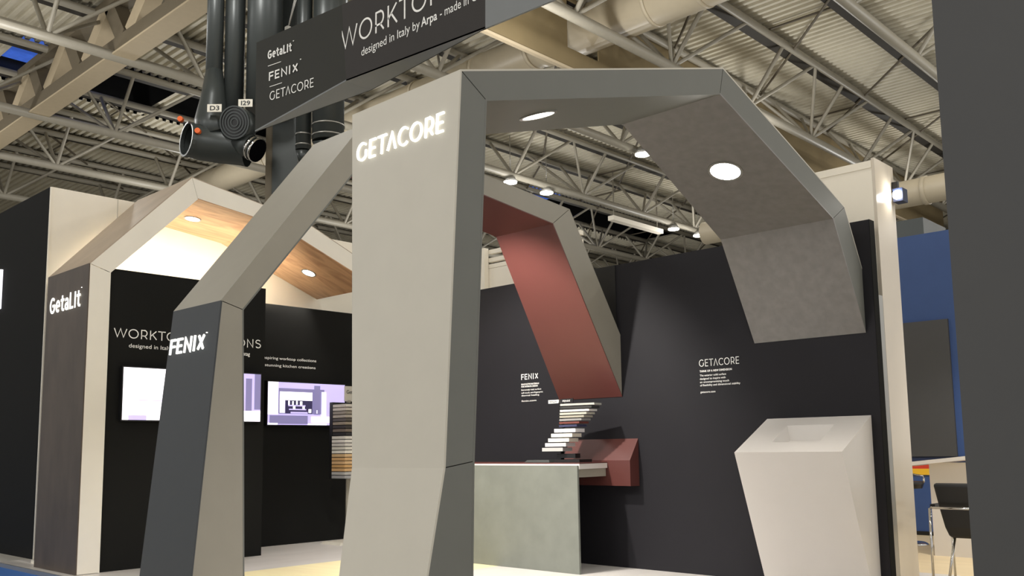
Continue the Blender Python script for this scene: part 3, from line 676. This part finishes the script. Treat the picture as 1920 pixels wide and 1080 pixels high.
c = Vector((-1.67*9.6, 2.75*9.6, 10.8))
t = thing('hanging_lamp', c, 'unlit bell lamp hanging on a rod beside the bright soffit lamp', 'lamp')
MB().tube([c, c+Vector((0, 0, .35))], .26, 16, .10).build('shade', M['duct'], t)
MB().tube([c+Vector((0, 0, .35)), c+Vector((0, 0, 2.41))], .03, 6).build('stem', M['steel'], t)
t = thing('batten_light', (-24, 33, 11), 'pale linear batten fitting under the truss right of the red arch', 'lamp')
MB().box(-23.6, -23.3, 31.4, 35.2, 10.95, 11.15).build('body', M['wall_white'], t)
MB().box(-23.47, -23.43, 31.6, 31.65, 11.15, 13.2).build('hanger', M['steel'], t); MB().box(-23.47, -23.43, 34.9, 34.95, 11.15, 13.2).build('hanger', M['steel'], t)

# floodlight on the pillar
t = thing('floodlight', (-3.0, 8.3, 3.35), 'small bright floodlight clipped to the right edge of the cream pillar', 'lamp')
MB().box(-2.985, -2.90, 8.18, 8.30, 3.33, 3.45).build('housing', M['navy'], t)
MB().disc((-2.945, 8.178, 3.39), (-.2, -1, -.2), .038, .012).build('lens', M['lamp_hot'], t)
MB().box(-3.0, -2.95, 8.21, 8.25, 3.44, 3.52).build('bracket', M['black'], t)

# ================================================================== RIGHT NEIGHBOUR STAND
tb = thing('white_counter', (-3.2, 10.45, 0), 'white counter with thin pitched top behind the black chair', 'counter')
MB().box(-3.61, -2.4, 10.42, 10.5, 0, .985).build('front_panel', M['solid'], tb)
a = [(-3.95, .935), (-3.1, 1.025), (-2.4, .985)]
for (x0, z0), (x1, z1) in zip(a, a[1:]):
    MB().hexa([(x0, 10.3, z0), (x1, 10.3, z1), (x1, 11.0, z1), (x0, 11.0, z0)], [(x0, 10.3, z0+.04), (x1, 10.3, z1+.04), (x1, 11.0, z1+.04), (x0, 11.0, z0+.04)]).build('top_panel', M['solid'], tb)
tag(MB().box(-3.10, -2.98, 10.6, 10.7, 1.065, 1.09).build('small_box', M['yellow_stripe']), 'small yellow packet on top of the white counter', 'box')
# chair
cx, cy_ = -2.5, 8.18
ch = thing('visitor_chair', (cx, cy_, 0), 'black leather visitor chair with chrome arm frame in front of white counter', 'chair')
mb = MB(); n = 10
def cushion(w0, w1, pts, th):
    m_ = MB(); k = len(pts)
    for i, (y, z) in enumerate(pts):
        a, b = pts[max(i-1, 0)], pts[min(i+1, k-1)]; d = Vector((0, b[0]-a[0], b[1]-a[1])).normalized(); nrm = Vector((0, -d.z, d.y))
        wd = w0+(w1-w0)*i/(k-1)
        for s_, q in ((-1, -1), (1, -1), (1, 1), (-1, 1)): m_.v.append(tuple(Vector((cx+s_*wd/2, y, z))+nrm*q*th/2))
    for i in range(k-1):
        for e in range(4): m_.face((4*i+e, 4*i+(e+1) % 4, 4*i+4+(e+1) % 4, 4*i+4+e))
    m_.face((3, 2, 1, 0)); m_.face((4*k-4, 4*k-3, 4*k-2, 4*k-1)); return m_
cushion(.44, .58, [(cy_+.06, .42), (cy_+.03, .50), (cy_+.0, .65), (cy_-.05, .86)], .06).build('backrest', M['leather'], ch, bevel=.02)
cushion(.44, .50, [(cy_+.05, .44), (cy_+.25, .44), (cy_+.5, .46)], .07).build('seat', M['leather'], ch, bevel=.02)
fr = MB().tube([(cx-.32, cy_+.42, .0), (cx-.32, cy_+.40, .60), (cx-.32, cy_+.36, .645), (cx-.32, cy_-.06, .66), (cx-.29, cy_-.10, .66), (cx+.29, cy_-.10, .66), (cx+.32, cy_-.06, .66), (cx+.32, cy_+.36, .645), (cx+.32, cy_+.40, .60), (cx+.32, cy_+.42, 0)], .011, 8)
fr.build('arm_frame', M['chrome'], ch)
MB().tube([(cx-.325, cy_-.08, .655), (cx-.325, cy_-.10, .0)], .011, 8).build('leg', M['chrome'], ch)
MB().tube([(cx+.325, cy_-.08, .655), (cx+.325, cy_-.10, .0)], .011, 8).build('leg', M['chrome'], ch)
MB().tube([(cx-.19, cy_+.08, .42), (cx-.24, cy_-.02, 0)], .012, 8).build('leg', M['chrome'], ch)
MB().tube([(cx+.05, cy_+.08, .42), (cx+.09, cy_+.0, 0)], .014, 8).build('leg', M['chrome'], ch)
for s_ in (-1, 1): MB().box(cx+s_*.32-.02, cx+s_*.32+.02, cy_-.02, cy_+.3, .66, .685).build('arm_pad', M['leather'], ch)
# stool
sx_, sy_ = -4.22, 11.4
so = thing('bar_stool', (sx_, sy_, 0), 'bar stool with black seat and pale pole left of the white counter', 'stool')
MB().tube([(sx_, sy_, .66), (sx_, sy_, .70), (sx_, sy_, .74)], .17, 18, .20).build('seat', M['leather'], so)
MB().tube([(sx_, sy_, .03), (sx_, sy_, .66)], .04, 12).build('pole', M['cream'], so)
MB().tube([(sx_, sy_, 0), (sx_, sy_, .03)], .22, 20, .17).build('base', M['chrome'], so)
MB().tube([(sx_-.2, sy_, .74), (sx_-.17, sy_+.1, .80), (sx_+.0, sy_+.2, .82), (sx_+.17, sy_+.1, .80), (sx_+.2, sy_, .74)], .012, 8).build('back_rail', M['chrome'], so)
# services above the blue wall
t = thing('service_duct', (-6, 20, 6.2), 'fat cream service duct above the blue wall', 'duct')
MB().tube([(-12, 20, 6.53), (-2.5, 20, 6.53)], .29, 20).build('duct_pipe', M['duct'], t)
for X in (-9.2, -6.6, -4): MB().tube([(X-.05, 20, 6.53), (X+.05, 20, 6.53)], .31, 20).build('duct_collar', M['duct'], t)
t = tag(MB().box(-8.0, -5.7, 17.0, 18.2, -.06, 5.25).build('plant_box', M['duct_dark'], None), 'dark plant box standing above the blue wall', 'box')
# pale framework behind the dark wall
t = thing('pale_frame', (-8.4, 9.3, 0), 'pale slatted framework behind the dark wall left of the red soffit', 'frame')
MB().box(-9.18, -7.4, 9.24, 9.32, 0, 3.755).build('panel', M['wall_white'], t)
for X in (-9.135, -7.6): MB().box(X-.045, X+.045, 9.15, 9.235, 0, 4.05).build('post', M['wall_white'], t)
for z in (3.79, 3.88, 4.0): MB().box(-9.09, -7.4, 9.24, 9.30, z-.03, z+.03).build('rail', M['wall_white'], t)

# unseen fill spot added to brighten the white counter
light('counter_fill_spot', 'SPOT', (-2.2, 9.3, 4.6), 420, (1, .96, .9), .15, (-3.2, 10.4, .6), 80, .5)
# hidden strip lamp on top of the cabin washing the upper wall
o = light('cove_strip', 'AREA', (-10.3, 5.3, 3.2), 28, (1, .88, .68), .3, (-11.0, 5.3, 3.9)); o.data.shape = 'RECTANGLE'; o.data.size = 2.6; o.data.size_y = .08
